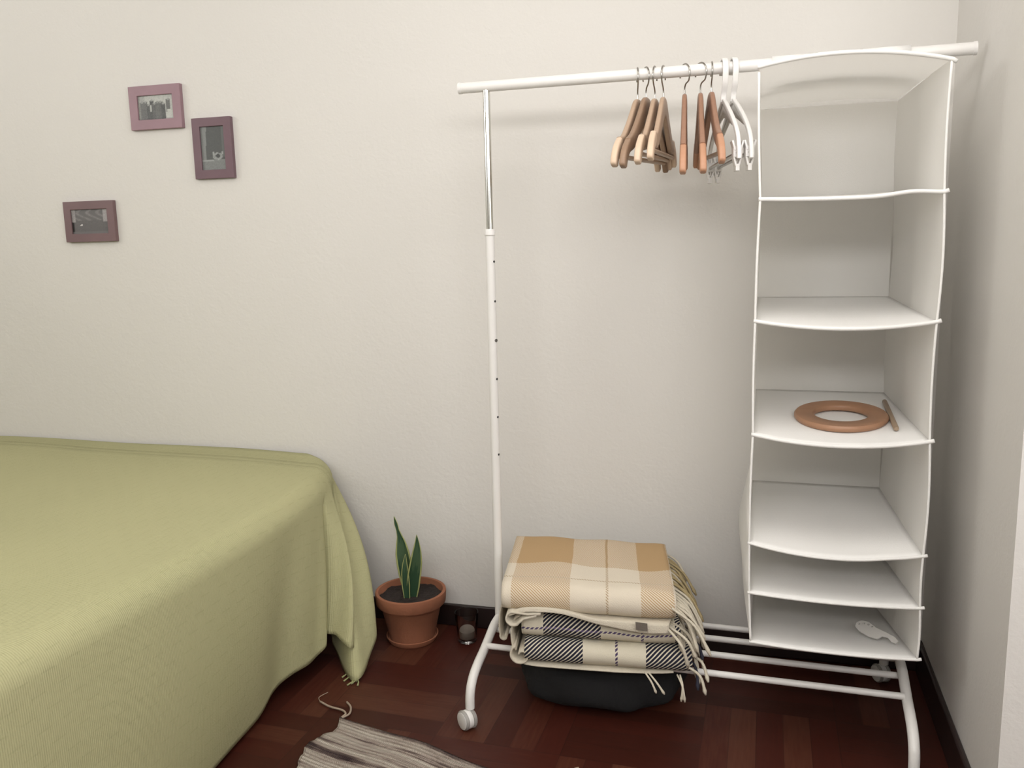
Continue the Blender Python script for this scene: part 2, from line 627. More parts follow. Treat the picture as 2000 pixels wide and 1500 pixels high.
for k, (a, b) in enumerate(wins):
    gd = G()
    gd.box((a, YB - .09, WZ0), (a + .04, YB - .05, WZ1))
    gd.box((b - .04, YB - .09, WZ0), (b, YB - .05, WZ1))
    gd.box((a + .04, YB - .09, WZ0), (b - .04, YB - .05, WZ0 + .04))
    gd.box((a + .04, YB - .09, WZ1 - .04), (b - .04, YB - .05, WZ1))
    struct('window_%d' % (k + 2), gd, M['plastic'], smooth=False)
# baseboards
BH, BT = 0.068, 0.012
def bb(name, pts, h=BH):
    struct(name, quad_prism(pts, 0, h), M['base'], smooth=True, bevel=0.004)
bb('baseboard_back', [(XL, wy(XL) - BT), (XR, wy(XR) - BT), (XR, wy(XR)), (XL, wy(XL))])
bb('baseboard_right', [(XR - BT, YJ + .036), (XR, YJ + .036), (XR, wy(XR) - BT), (XR - BT, wy(XR) - BT)], 0.09)
bb('baseboard_left', [(XL, YB), (XL + BT, YB), (XL + BT, wy(XL) - BT), (XL, wy(XL) - BT)])

gl_ = G()
gl_.box((-0.09, -1.54, 2.355), (1.09, -0.56, ZC - .001))  # box added to house the unseen ceiling fill light
tag(obj('ceiling_fill_housing', gl_, M['plastic'], loc=(0.50, -1.05, 2.355), bevel=0.006), 'added white housing of the unseen ceiling fill light', 'lamp')

# ------------------------------------------------------------------ bed and bedspread
bed = thing('bed', 'bed standing against the wall, wholly covered by the green bedspread', 'bed', (-1.4, -0.8, 0))
def rbox(a, b, r=0.03, n=1):
    gq = G()
    gq.box(a, b)
    return gq
obj('mattress', rbox((-2.45, -1.95, 0.25), (-0.47, 0.08, 0.475)), M['mattress'], bed, bevel=0.04)
obj('bed_base', rbox((-2.44, -1.94, 0.14), (-0.50, 0.06, 0.25)), M['bedwood'], bed, bevel=0.004)
for x in (-2.40, -0.60):
    for y in (-1.90, -0.02):
        obj('leg', rbox((x - .03, y - .03, 0), (x + .03, y + .03, 0.14)), M['bedwood'], bed, bevel=0.003)

# top edge, hem and outward belly for the columns of the spread
cols = [
    # T (top edge)            H (hem)                belly
    ((-0.385, -2.05, 0.505), (-0.405, -2.05, 0.015), 0.012),
    ((-0.385, -1.50, 0.505), (-0.410, -1.50, 0.014), 0.016),
    ((-0.385, -1.00, 0.505), (-0.400, -1.00, 0.014), 0.010),
    ((-0.390, -0.62, 0.503), (-0.408, -0.60, 0.014), 0.016),
    ((-0.395, -0.40, 0.502), (-0.428, -0.40, 0.016), 0.012),
    ((-0.402, -0.24, 0.499), (-0.442, -0.29, 0.034), 0.006),
    ((-0.408, -0.15, 0.497), (-0.425, -0.215, 0.055), 0.010),
    ((-0.418, -0.08, 0.494), (-0.405, -0.150, 0.060), 0.012),
    ((-0.430, -0.02, 0.490), (-0.392, -0.105, 0.078), 0.008),
    ((-0.437, 0.010, 0.488), (-0.412, -0.078, 0.100), -0.012),
    ((-0.440, 0.022, 0.488), (-0.395, -0.080, 0.105), 0.012),
    ((-0.448, 0.045, 0.487), (-0.365, -0.085, 0.105), 0.030),
    ((-0.457, 0.075, 0.487), (-0.318, -0.104, 0.085), 0.034),
    ((-0.464, 0.098, 0.487), (-0.345, -0.050, 0.070), 0.010),
    ((-0.470, 0.115, 0.487), (-0.428, -0.004, 0.040), -0.020),
    ((-0.476, 0.130, 0.487), (-0.385, -0.042, 0.016), -0.006),
    ((-0.483, 0.146, 0.487), (-0.301, -0.127, 0.006), 0.006),
    ((-0.495, 0.166, 0.487), (-0.289, -0.067, 0.022), 0.018),
    ((-0.510, 0.190, 0.487), (-0.298, 0.000, 0.055), 0.036),
    ((-0.535, 0.215, 0.487), (-0.320, 0.045, 0.080), 0.040),
    ((-0.570, 0.238, 0.487), (-0.380, 0.150, 0.060), 0.030),
]
pc = cr([(*a, *b) + () if False else tuple(a) for a, b, c in cols], 7)
hc = cr([tuple(b) for a, b, c in cols], 7)
bc = cr([(c, 0, 0) for a, b, c in cols], 7)
NI, ND = 30, 34
rows_by_col, uv_by_col = [], []
ulen = 0
for j in range(len(pc)):
    if j:
        ulen += (hc[j] - hc[j - 1]).length * 0.5 + (pc[j] - pc[j - 1]).length * 0.5
    T, H, B = pc[j], hc[j], bc[j].x
    col, uvc = [], []
    vl = 0
    x_in = -2.55
    prev = None
    for i in range(NI):
        t = i / NI
        x = x_in + (T.x - 0.07 - x_in) * (1 - (1 - t) ** 1.6)
        p = V(x, T.y, 0.525 - max(0, (x + 1.1)) * 0.022 + 0.0035 * math.sin(x * 7 + T.y * 3) * math.sin(T.y * 5.0 + 1))
        col.append(p)
    # rounded shoulder
    zi = col[-1].z
    hd = V(H.x - T.x, H.y - T.y, 0)
    for i in range(9):
        a = (i + 0.5) / 9 * PI / 2
        c0 = V(T.x - 0.055, T.y, zi - 0.055)
        col.append(V(c0.x + 0.055 * math.sin(a), c0.y, c0.z + 0.055 * math.cos(a)))
    S = col[-1]
    for i in range(1, ND + 1):
        t = i / ND
        e = t ** 1.05
        p = S.lerp(H, e)
        bl = B * math.sin(PI * min(1, t * 1.0)) * 1.0
        # small drape ripples that grow to the hem
        rip = 0.004 * t * math.sin(j * 0.45 + 1.2 * math.sin(t * 3))
        p = V(p.x + bl + rip, p.y, p.z)
        col.append(p)
    for p in col:
        p.y = min(p.y, wy(p.x) - 0.008)
        if prev is not None:
            vl += (p - prev).length
        prev = p
        uvc.append((0, vl))
    rows_by_col.append(col)
    base_v = vl
    uv_by_col.append([(ulen, 2.55 + q[1] - vl if False else q[1]) for q in uvc])
# on the top, u follows y so the rows stay straight
spread_geo = G()
spread_geo.grid(rows_by_col, uv_by_col)
spread = obj('bedspread', spread_geo, M['spread'], loc=(-1.4, -0.8, 0.0), thick=0.003)
tag(spread, 'pale green woven cotton bedspread draped over the bed down to the floor', 'bedspread')
# knotted threads along the corner tip of the hem
k0 = 15 * 7 + 3
for q in range(9):
    j = k0 + q * 1
    p = hc[j]
    d = V(0.012 * math.cos(q * 2.1), -0.018 - 0.006 * math.sin(q * 3.3), 0)
    a = V(p.x, p.y, max(0.006, p.z))
    gt = G()
    e = V(a.x + d.x, a.y + d.y, 0.004)
    gt.tube([a, a.lerp(e, .5) + V(0.003, 0, 0.002), e], [0.002, 0.0016, 0.0026], 6)
    obj('tassel', gt, M['green_yarn'], spread)

# ------------------------------------------------------------------ framed photos
def blob_photo(kind):
    W, H = 44, 34
    if kind == 'b':
        W, H = 30, 56
    img = []
    rnd = random.Random({'a': 3, 'b': 5, 'c': 8}[kind])
    if kind == 'a':
        people = [(x, 0.36 + rnd.random() * 0.4, rnd.random()) for x in (0.12, 0.22, 0.30, 0.40, 0.47, 0.56, 0.64, 0.72, 0.86)]
    for i in range(H):
        row = []
        for j in range(W):
            x, y = (j + .5) / W, (i + .5) / H      # y up
            nz = rnd.random() - .5
            if kind == 'a':
                v = 0.42 + nz * 0.12 - 0.1 * (x < .2)
                for px, top, r in people:
                    hy = 0.62 + 0.22 * r
                    if abs(x - px) < 0.055 and y < hy:
                        v = 0.085 + nz * 0.05 + 0.03 * math.sin(px * 60)
                    if (x - px) ** 2 + (y - hy) ** 2 * .6 < 0.0011:
                        v = 0.26 + nz * 0.1
                if abs(x - .36) < .018 and .35 < y < .62:
                    v = 0.4
                if x > .80 and y < .42 and abs(x - .87) < .07 * (1.2 - y):
                    v = 0.46 + nz * .1
                if y < .08:
                    v *= .8
            elif kind == 'b':
                v = 0.085 + nz * 0.012
                if x < .26 - .10 * (1 - y):
                    v = 0.20 + nz * .02
                if x > .86 and y > .3:
                    v = 0.12
                if y < .22:
                    v = 0.19 + nz * .04
                if .22 <= y < .25:
                    v = 0.30 if x < .5 else 0.2
                if ((x - .66) / .2) ** 2 + ((y - .32) / .085) ** 2 < 1:
                    v = 0.27 + nz * .12
                if ((x - .68) / .10) ** 2 + ((y - .33) / .045) ** 2 < 1:
                    v = 0.06
                if (abs(x - .50) < .03 or abs(x - .86) < .03) and .36 < y < .42:
                    v = 0.3
            else:
                v = 0.12 + nz * 0.02
                if y > .55:
                    v = 0.13 + 0.13 * max(0, math.sin(x * 23 + 4 * math.sin(y * 9))) * (0.3 + rnd.random() * .5)
                if x < .12 and y > .5:
                    v = 0.30 + nz * .1
                if abs(x - .92) < .05 and y > .5:
                    v = 0.32 + nz * .08
                if (x - .27) ** 2 + (y - .38) ** 2 < .0012:
                    v = 0.6
                if x < .07 and .1 < y < .5:
                    v = 0.03
                if y < .12:
                    v = 0.15
            row.append(max(.01, v))
        img.append(row)
    return img

def picture(name, label, x0, x1, z0, z1, border, m, kind, tint):
    yc = wy((x0 + x1) / 2)
    ang = math.atan(0.035)
    t = thing(name, label, 'picture frame', ((x0 + x1) / 2, yc, z0), 'mauve framed photographs on the wall')
    t.rotation_euler = (0, 0, ang)
    w2, h = (x1 - x0) / 2, z1 - z0
    D = 0.015
    o, i_ = [(-w2, 0), (w2, 0), (w2, h), (-w2, h)], [(-w2 + border, border), (w2 - border, border), (w2 - border, h - border), (-w2 + border, h - border)]
    gf = G()
    loops = [(o, -0.001), (o, -D), (i_, -D), (i_, -D + .005)]
    P = [[V(a, y, b) for a, b in lp] for lp, y in loops]
    gf.grid(P, wrap=True)
    obj('frame', gf, m, t, local=True, bevel=0.0012, smooth=False)
    gb_ = G()
    gb_.box((-w2 + .004, -D + .0065, .004), (w2 - .004, -0.0012, h - .004))
    obj('backing', gb_, M['dark'], t, local=True, smooth=False)
    img = blob_photo(kind)
    H, W = len(img), len(img[0])
    gp = G()
    P = [[V(-w2 + border - .001 + (2 * w2 - 2 * border + .002) * j / W, -D + .006, border - .001 + (h - 2 * border + .002) * i / H) for j in range(W + 1)] for i in range(H + 1)]
    gp.grid(P)
    po = obj('photo', gp, M['photo'], t, local=True, smooth=False)
    ca = po.data.color_attributes.new('tone', 'FLOAT_COLOR', 'POINT')
    for k, vv in enumerate(po.data.vertices):
        pass
    # vertices kept their order (no doubles): index = i*(W+1)+j
    for i in range(H + 1):
        for j in range(W + 1):
            q = img[min(i, H - 1)][min(j, W - 1)]
            ca.data[i * (W + 1) + j].color = (q * tint[0], q * tint[1], q * tint[2], 1)
    return t
picture('picture_frame', 'light mauve frame with a group photograph, topmost of the three on the wall', -1.145, -0.966, 1.503, 1.630, 0.0285, M['frame_mauve'], 'a', (1, 1.02, .95))
picture('picture_frame', 'upright dark plum frame, the only portrait format picture on the wall', -0.935, -0.804, 1.350, 1.526, 0.0255, M['frame_plum'], 'b', (1, 1.05, 1.02))
picture('picture_frame', 'brownish mauve landscape frame, lowest of the three above the bed', -1.424, -1.237, 1.174, 1.300, 0.0255, M['frame_brown'], 'c', (1.05, 1, 1))

# ------------------------------------------------------------------ clothes rack
RX, RZ = (0.068, 1.043), 1.505
rack = thing('clothes_rack', 'white metal clothes rack on casters with a telescopic pole, standing before the wall', 'clothes rack', (0.555, 0, 0))
obj('rail', G().tube([(0.004, 0, RZ), (1.106, 0, RZ - .003)], 0.0125, 20), M['white_metal'], rack, angle=40)
for a, b, z in ((-0.001, 0.006, RZ), (1.104, 1.111, RZ - .003)):
    obj('end_cap', G().tube([(a, 0, z), (b, 0, z)], 0.0135, 20), M['plastic'], rack, angle=40)
legpts = [(0, 0.172), (-0.045, 0.168), (-0.090, 0.153), (-0.130, 0.140), (-0.170, 0.130), (-0.205, 0.117), (-0.228, 0.098), (-0.238, 0.075), (-0.240, 0.047)]
for si, x in enumerate(RX):
    dx = -0.012 if si else 0
    obj('upright', G().tube([(x + dx, 0, 0.17), (x + dx * .3, 0, 1.165)], 0.0112, 18), M['white_metal'], rack, angle=40)
    obj('collar', G().lathe([(0.0112, 1.155), (0.0132, 1.157), (0.0132, 1.167), (0.0125, 1.171), (0.0085, 1.1715)], (x + dx * .3, 0, 0), 20), M['plastic'], rack, angle=40)
    obj('extension_pole', G().tube([(x + dx * .3, 0, 1.165), (x, 0, 1.497)], 0.0088, 20), M['chrome'], rack, angle=40, label='chrome upper pole')
    # holes along the inner side of the tube and one screw
    for k in range(6):
        z = 1.093 - k * 0.0968
        a = math.radians(-22)
        n = V(math.cos(a), math.sin(a), 0) if si == 0 else V(-math.cos(a), math.sin(a), 0)
        c = V(x + dx * (1 - z), 0, z)
        if k == 2:
            obj('screw', G().tube([c + n * .009, c + n * .0128], 0.0042, 12), M['screw'], rack, label='steel locking screw', angle=40)
        else:
            obj('adjustment_hole', G().tube([c + n * .0105, c + n * .0116], 0.0030, 10), M['dark'], rack, label='small dark hole', smooth=False)
    for sy in (1, -1):
        sc = 1.0 if sy == 1 else 0.965         # sy=1 front leg (towards the camera), -1 rear leg by the wall
        pts = cr([(x + dx, p[0] * sy * sc, p[1]) for p in legpts], 5)
        obj('leg', G().tube(pts, 0.0112, 16), M['white_metal'], rack, angle=50)
        # caster: hood, two wheels, stem
        fx, fy = x + dx, -0.240 * sy * sc
        cc = V(fx - 0.004, fy - 0.010, 0.0235) if sy == 1 else V(fx - 0.006, fy - 0.004, 0.0235)
        ax = V(-0.62, -0.78, 0).normalized() if sy == 1 else V(-0.9, -0.45, 0).normalized()
        hood = G()
        t_ = ax.cross(V(0, 0, 1)).normalized()
        R3 = Matrix((t_, ax, V(0, 0, 1))).transposed()
        def ringpts(r, off, n=28):
            return [cc + ax * off + t_ * (r * math.cos(2 * PI * k / n)) + V(0, 0, 1) * (r * math.sin(2 * PI * k / n)) for k in range(n)]
        body = G()
        body.grid([ringpts(0.012, -.006), ringpts(0.0215, -.006), ringpts(0.0222, -.0045), ringpts(0.0222, .0045), ringpts(0.0215, .006), ringpts(0.012, .006)], wrap=True)
        body.tube([V(fx, fy, 0.032), V(fx, fy, 0.050)], 0.008, 14)
        co = obj('caster', body, M['white_metal'], rack, angle=50)
        for q in (-1, 1):
            wg = G()
            wg.grid([ringpts(0.0001, q * .0068), ringpts(0.0222, q * .0068), ringpts(0.0235, q * .0078), ringpts(0.0235, q * .0125), ringpts(0.0215, q * .0150)], wrap=True)
            wo = obj('wheel', wg, M['grey_plastic'], co, angle=50, label='grey wheel')
            wg = G()
            wg.grid([ringpts(0.0205, q * .0140), ringpts(0.0205, q * .0158), ringpts(0.016, q * .0172), ringpts(0.0001, q * .0176)], wrap=True)
            obj('wheel_cap', wg, M['plastic'], co, angle=50, label='white round wheel cap')
for y, z in ((-0.125, 0.150), (-0.042, 0.155), (0.042, 0.155), (0.121, 0.150)):
    obj('shoe_bar', G().tube([(RX[0] + .006, y, z), (RX[1] - .018, y, z)], 0.0075, 14), M['white_metal'], rack, angle=40)

# ------------------------------------------------------------------ hanging organizer
org = thing('hanging_organizer', 'white fabric hanging organizer with six compartments at the right end of the rack', 'hanging organizer', (0.865, 0, 0.17))
YF, YK = -0.205, 0.205
xl = lambda z, y: 0.698 + 0.004 * math.sin(z * 9)
def xr(y):
    return 1.031 + (0.996 - 1.031) * (y - YF) / (YK - YF)
# levels: front corner z, back z, front sag (middle), name
levels = [(1.450, 1.440, -0.032), (1.209, 1.232, 0.004), (0.967, 0.990, 0.014), (0.732, 0.758, 0.016), (0.497, 0.520, 0.018), (0.387, 0.365, 0.004), (0.276, 0.215, 0.003)]
def lx(z):
    """left panel x at height z, front edge"""
    for (a, b) in (((1.45, .693), (1.21, .701)), ((1.21, .701), (.967, .697)), ((.967, .697), (.732, .698)), ((.732, .698), (.497, .696)), ((.497, .696), (.387, .698)), ((.387, .698), (.27, .704))):
        if z >= b[0]:
            t = (a[0] - z) / (a[0] - b[0])
            return a[1] + (b[1] - a[1]) * t
    return .704
def lbul(z, s):
    # the slack fabric of the low compartments bellies out at the back left
    a = min(1, max(0, (0.60 - z) / 0.16)) * min(1, max(0, (z - 0.10) / 0.30))
    return -0.034 * a * s ** 0.8
def zsurf(k, x, y):
    zf, zb, sag = levels[k]
    u = (x - 0.697) / (1.031 - 0.697)
    t = (y - YF) / (YK - YF)
    s = 4 * u * (1 - u)
    z = zf + (zb - zf) * t
    z -= sag * s * (1 - t) ** (1.3 if sag > 0 else 1) * (1 if sag > 0 else 1)
    if k == 0:
        z = (1.461 - 0.014 * u) * (1 - t) + zb * t + 0.018 * s * (1 - 0.4 * t)
    if k == 1:
        z += 0.006 * math.exp(-((u - .84) / .13) ** 2) * (1 - t)
    if k == 4:
        z += 0.004 * math.exp(-((u - .80) / .12) ** 2 - ((t - .15) / .15) ** 2)
    return z
NX, NY = 26, 20
for k in range(7):
    P = []
    for i in range(NY + 1):
        y = YF + (YK - YF) * i / NY
        row = []
        for j in range(NX + 1):
            a, b = lx(levels[k][0]), xr(y)
            x = a + (b - a) * j / NX
            # front edge bows outward a little
            yy = y - 0.006 * 4 * (j / NX) * (1 - j / NX) * (1 - i / NY)
            row.append(V(x, yy, zsurf(k, x, y)))
        P.append(row)
    sh = obj('top_panel' if k == 0 else ('bottom_panel' if k == 6 else 'shelf'), G().grid(P), M['fabric'] if k == 0 else M['shelf_fabric'], org, thick=0 if k == 0 else 0.004)
    ext = 0.008
    fr = [P[0][0] + V(-0.003, 0, 0)] + P[0] + [P[0][-1] + V(ext, -.002, .001 - (0.006 if k == 0 else -.002))]
    obj('piping', G().tube(fr, 0.0042 if k < 4 else 0.0034, 8), M['piping'], sh)
# side panels and back panel
def side(xf, name, sgn):
    P = []
    for k in range(6):
        zt, zb_ = levels[k][0], levels[k + 1][0]
        n = 8
        for i in range(n + (1 if k == 5 else 0)):
            t = i / n
            row = []
            for j in range(15):
                s = j / 14
                y = YF + (YK - YF) * s
                zt_ = levels[k][0] + (levels[k][1] - levels[k][0]) * s
                zb2 = levels[k + 1][0] + (levels[k + 1][1] - levels[k + 1][0]) * s
                z = zt_ + (zb2 - zt_) * t
                amp = 0.004 if k < 4 else 0.020
                if sgn < 0:
                    b = amp * math.sin(PI * t) * (0.35 + 0.65 * math.sin(PI * min(1, s * 1.1))) * sgn
                    x = lx(levels[k][0]) + (lx(levels[k + 1][0]) - lx(levels[k][0])) * t
                    b = (b if k < 4 else -0.004 * math.sin(PI * t) * math.sin(PI * s)) + lbul(z, s)
                else:
                    x = xr(y)
                    b = (0.004 if k < 4 else 0.002) * math.sin(PI * t) * sgn * (1 if k % 2 else -.6)
                row.append(V(x + b, y, z))
            P.append(row)
    so = obj(name, G().grid(P), M['fabric'], org)
    obj('piping', G().tube([r[0] for r in P], 0.0024, 8), M['piping'], so)
side(None, 'side_panel', -1)
side(None, 'side_panel', 1)
P = []
for k in range(6):
    n = 8
    for i in range(n + (1 if k == 5 else 0)):
        t = i / n
        z = levels[k][1] + (levels[k + 1][1] - levels[k][1]) * t
        row = []
        for j in range(17):
            u = j / 16
            xa = lx(levels[k][0]) + (lx(levels[k + 1][0]) - lx(levels[k][0])) * t + lbul(z, 1.0)
            x = xa + (xr(YK) - xa) * u
            y = YK + 0.010 * math.sin(PI * t) * math.sin(PI * u) * (1 if k < 4 else 1.2)
            row.append(V(x, y, z))
        P.append(row)
obj('back_panel', G().grid(P), M['fabric'], org)
# wraps over the rail
for a, b, r in ((0.716, 0.802, .0150), (0.808, 0.890, .0156), (0.897, 0.988, .0150)):
    ring = []
    for s in (a, b):
        row = []
        row.append(V(s, -0.035, 1.4825 - 0.004))
        for q in range(13):
            th = PI * 1.12 * (q / 12) - PI * .06
            row.append(V(s, -r * math.cos(th), RZ - .002 + r * math.sin(th)))
        row.append(V(s, 0.035, 1.478))
        ring.append(row)
    obj('hanging_strap', G().grid(ring), M['shelf_fabric'], org, thick=0.0016)

# ------------------------------------------------------------------ hangers
def sweep_rect(pts, tang_w, hh, ww):
    """beam in the local s-z plane (s = y), lateral width along x; pts (s,z), hh heights, ww widths"""
    gq = G()
    rings = []
    n = len(pts)
    for i, (s, z) in enumerate(pts):
        a, b = pts[max(0, i - 1)], pts[min(n - 1, i + 1)]
        t = V(0, b[0] - a[0], b[1] - a[1]).normalized()
        nn = V(0, -t.z, t.y)
        h, w_ = hh[i] / 2, ww[i] / 2
        ring = []
        for k in range(16):
            th = 2 * PI * (k + .5) / 16
            cx_, cz_ = math.cos(th), math.sin(th)
            p = 0.45
            ring.append(V(math.copysign(abs(cx_) ** p, cx_) * w_, s, z) + nn * (math.copysign(abs(cz_) ** p, cz_) * h))
        rings.append(ring)
    o = len(gq.v)
    gq.grid(rings, wrap=True)
    gq.face([o + k for k in range(16)][::-1])
    gq.face([o + (n - 1) * 16 + k for k in range(16)])
    return gq

def resample(pts, n):
    return [tuple(p) for p in cr(pts, n)]

HZ = RZ        # hangers are modelled around the rail's axis, which is their origin
def make_hanger(label, x, yaw, hook_yaw, wood, tip, top_z, drop, bar=True, bar_m=None, half=0.215, lat=0.013, tilt=3.0, grp='wooden hangers on the rail'):
    t = thing('coat_hanger', label, 'hanger', (x, 0, RZ - 0.002 * x), grp)
    t.rotation_euler = (math.radians(tilt), 0, math.radians(yaw))
    zt = top_z - RZ
    drop -= half * math.sin(math.radians(tilt))
    for sgn in (-1, 1):
        ctrl = [(0.0, zt - .018), (0.018, zt - .020), (0.045, zt - .040), (0.090, zt - .072), (0.135, zt - .098), (half - .045, zt - drop + .028)]
        c1 = resample([(a * sgn, b) for a, b in ctrl], 4)
        n = len(c1)
        hh = [0.043 - 0.014 * i / n for i in range(n)]
        ww = [lat - .002 + 0.002 * i / n for i in range(n)]
        obj('arm', sweep_rect(c1, 0, hh, ww), wood, t, local=True, angle=50)
        a0 = c1[-1]
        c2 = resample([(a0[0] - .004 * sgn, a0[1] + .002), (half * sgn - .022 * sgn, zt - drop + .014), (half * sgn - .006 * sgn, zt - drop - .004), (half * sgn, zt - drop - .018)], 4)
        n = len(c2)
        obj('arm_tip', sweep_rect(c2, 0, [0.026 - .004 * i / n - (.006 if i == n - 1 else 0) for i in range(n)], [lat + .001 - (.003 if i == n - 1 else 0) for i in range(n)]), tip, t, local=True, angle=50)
    if bar:
        z = zt - drop + .002
        obj('trouser_bar', G().tube([(0, -half + .008, z), (0, half - .008, z)], 0.0048, 12), bar_m or wood, t, local=True, angle=50)
    # hook: stem rises from the wood, passes in front of the rail and curls over it
    r = 0.0200
    cz = 0.0125 + .0018 - r
    hp = [(0, zt - .01), (0, zt + .004), (0, zt + .016), (-.004, zt + .024), (-.015, -0.022 + .0), (-.0190, cz - .008)]
    arc = []
    for k in range(15):
        th = math.radians(180 - k * (205 / 14))
        arc.append((r * math.cos(th), cz + r * math.sin(th)))
    pts = [V(0, a, b) for a, b in (resample(hp, 4) + arc)]
    ry = Matrix.Rotation(math.radians(hook_yaw - yaw), 4, 'Z')
    obj('hook', G().tube([ry @ p for p in pts], 0.0017, 8), M['hook'], t, local=True)
    return t
make_hanger('pale wooden hanger, leftmost on the rail', 0.427, -5.0, 12, M['pale_wood'], M['pale_tip_lit'], 1.448, 0.142, True, M['pale_wood'])
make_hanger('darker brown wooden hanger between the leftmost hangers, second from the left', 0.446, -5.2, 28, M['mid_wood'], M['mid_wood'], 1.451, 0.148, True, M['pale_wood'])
make_hanger('pale wooden hanger with a tip coloured as lit, third from the left', 0.466, -2.3, -6, M['pale_wood'], M['pale_tip_lit'], 1.447, 0.138, True, M['pale_wood'])
make_hanger('pale wooden hanger with lower bar, fourth from the left, last of the pale ones', 0.485, -0.3, -6, M['pale_wood'], M['pale_tip_lit'], 1.449, 0.134, True, M['pale_wood'], lat=0.013)
make_hanger('reddish wooden hanger seen edge-on, alone between the pale ones and the other reddish ones', 0.532, 4.8, 38, M['red_wood'], M['red_tip_lit'], 1.453, 0.168, False, tilt=6.0)
make_hanger('reddish wooden hanger in the middle of the three reddish ones', 0.5665, 6.6, 42, M['red_wood'], M['red_tip_lit'], 1.453, 0.168, False, tilt=6.5)
make_hanger('reddish wooden hanger turned open like an A, beside the white plastic hangers', 0.590, 10.2, 8, M['red_wood'], M['red_tip_lit'], 1.453, 0.150, True, M['mid_wood'], tilt=3.5)

def plastic_hanger(label, x, yaw):
    t = thing('clip_hanger', label, 'hanger', (x, 0, RZ - 0.002 * x), 'white plastic clip hangers')
    t.rotation_euler = (0, 0, math.radians(yaw))
    zt = 1.438 - RZ
    # wide hook band
    r = 0.0225
    cz = 0.0125 + .0030 - r + .0022
    arc = [(0.0, zt - .005), (-.003, zt + .012), (-.016, zt + .030), (-.0215, cz - .012)]
    arc = resample(arc, 4)
    for k in range(15):
        th = math.radians(180 - k * (200 / 14))
        arc.append((r * math.cos(th), cz + r * math.sin(th)))
    obj('hook', sweep_rect(arc, 0, [0.0045] * len(arc), [0.0125] * len(arc)), M['plastic'], t, local=True, angle=50)
    # body: shoulder arms with inner arch web and uprights to the lower bar
    for sgn in (-1, 1):
        c1 = resample([(a * sgn, b) for a, b in [(0.0, zt - .004), (0.020, zt - .010), (0.070, zt - .034), (0.125, zt - .064), (0.165, zt - .094), (0.182, zt - .122), (0.186, zt - .145)]], 4)
        obj('arm', sweep_rect(c1, 0, [0.011] * len(c1), [0.0085] * len(c1)), M['plastic'], t, local=True, angle=50)
    web = G()
    for sgn in (-1, 1):
        up = resample([(0.0, zt - .006), (.02 * sgn, zt - .014), (.07 * sgn, zt - .038), (.115 * sgn, zt - .062)], 4)
        lo = resample([(0.0, zt - .040), (.03 * sgn, zt - .044), (.07 * sgn, zt - .056), (.112 * sgn, zt - .070)], 4)
        web.grid([[V(0, a, b) for a, b in up], [V(0, a, b) for a, b in lo]])
    obj('web', web, M['hanger_grey'], t, local=True, thick=0.003)
    zb = zt - .132
    obj('clip_bar', G().tube([(0, -.186, zb), (0, .186, zb)], 0.0042, 12), M['hook'], t, local=True, angle=50, label='grey metal bar')
    for sgn in (-1, 1):
        s = 0.165 * sgn
        cl = G()
        # sleeve around the bar
        cl.box((-.009, s - .010, zb - .009), (.009, s + .010, zb + .012))
        # pinch levers above, jaws below
        for q in (-1, 1):
            a = Matrix.Translation((0, s, zb)) @ Matrix.Rotation(math.radians(16 * q), 4, 'Y')
            cl.box((-.002 + q * .004, -.011, .006), (.002 + q * .004, .011, .026), a)
            a = Matrix.Translation((0, s, zb)) @ Matrix.Rotation(math.radians(14 * q), 4, 'Y')
            cl.box((-.002 + q * .009, -.009, -.024), (.002 + q * .009, .009, -.006), a)
            a = Matrix.Translation((q * .002, s, zb))
            cl.box((-.002, -.011, -.036), (.002, .011, -.022), a)
        obj('clip', cl, M['plastic'], t, local=True, smooth=False, bevel=0.001)
    return t
plastic_hanger('white plastic clip hanger next to the reddish wooden hangers', 0.616, 13.0)
plastic_hanger('white plastic clip hanger next to the organizer, rightmost on the rail', 0.637, 14.0)

# ------------------------------------------------------------------ things on the organizer shelves
def shelf_frame(k, x, y, lift):
    z = zsurf(k, x, y)
    dzx = (zsurf(k, x + .03, y) - zsurf(k, x - .03, y)) / .06
    dzy = (zsurf(k, x, y + .05) - zsurf(k, x, y - .05)) / .10
    n = V(-dzx, -dzy, 1).normalized()
    return V(x, y, z) + n * lift, n
c, n = shelf_frame(3, 0.880, -0.040, 0.0125)
prof = [(0.056, -.0045), (0.0585, -.0068), (0.094, -.0068), (0.097, -.002), (0.097, .002), (0.094, .006), (0.0585, .0060), (0.056, .0035), (0.056, -.0045)]
gr = G().lathe(prof, (0, 0, 0), 72)
q = V(0, 0, 1).rotation_difference((n + V(0.0, -0.012, 0)).normalized())
for i in range(len(gr.v)):
    gr.v[i] = q @ gr.v[i]
ro = obj('wooden_ring', gr, M['ring_wood'], loc=c, local=True, angle=50)
tag(ro, 'flat brown wooden ring lying on the middle shelf of the white organizer', 'ring')
a = V(0.984, 0.095, zsurf(3, 0.984, 0.095) + .0085)
b_ = V(0.981, -0.128, zsurf(3, 0.981, -0.128) + .0085)
gs = G().tube([a, a.lerp(b_, .02), a.lerp(b_, .5), a.lerp(b_, .98), b_], [0.0035, 0.0052, 0.0056, 0.0056, 0.004], 12)
tag(obj('wooden_rod', gs, M['rod_wood'], loc=a.lerp(b_, .5), angle=50), 'thin grey-brown wooden rod lying beside the wooden ring', 'rod')

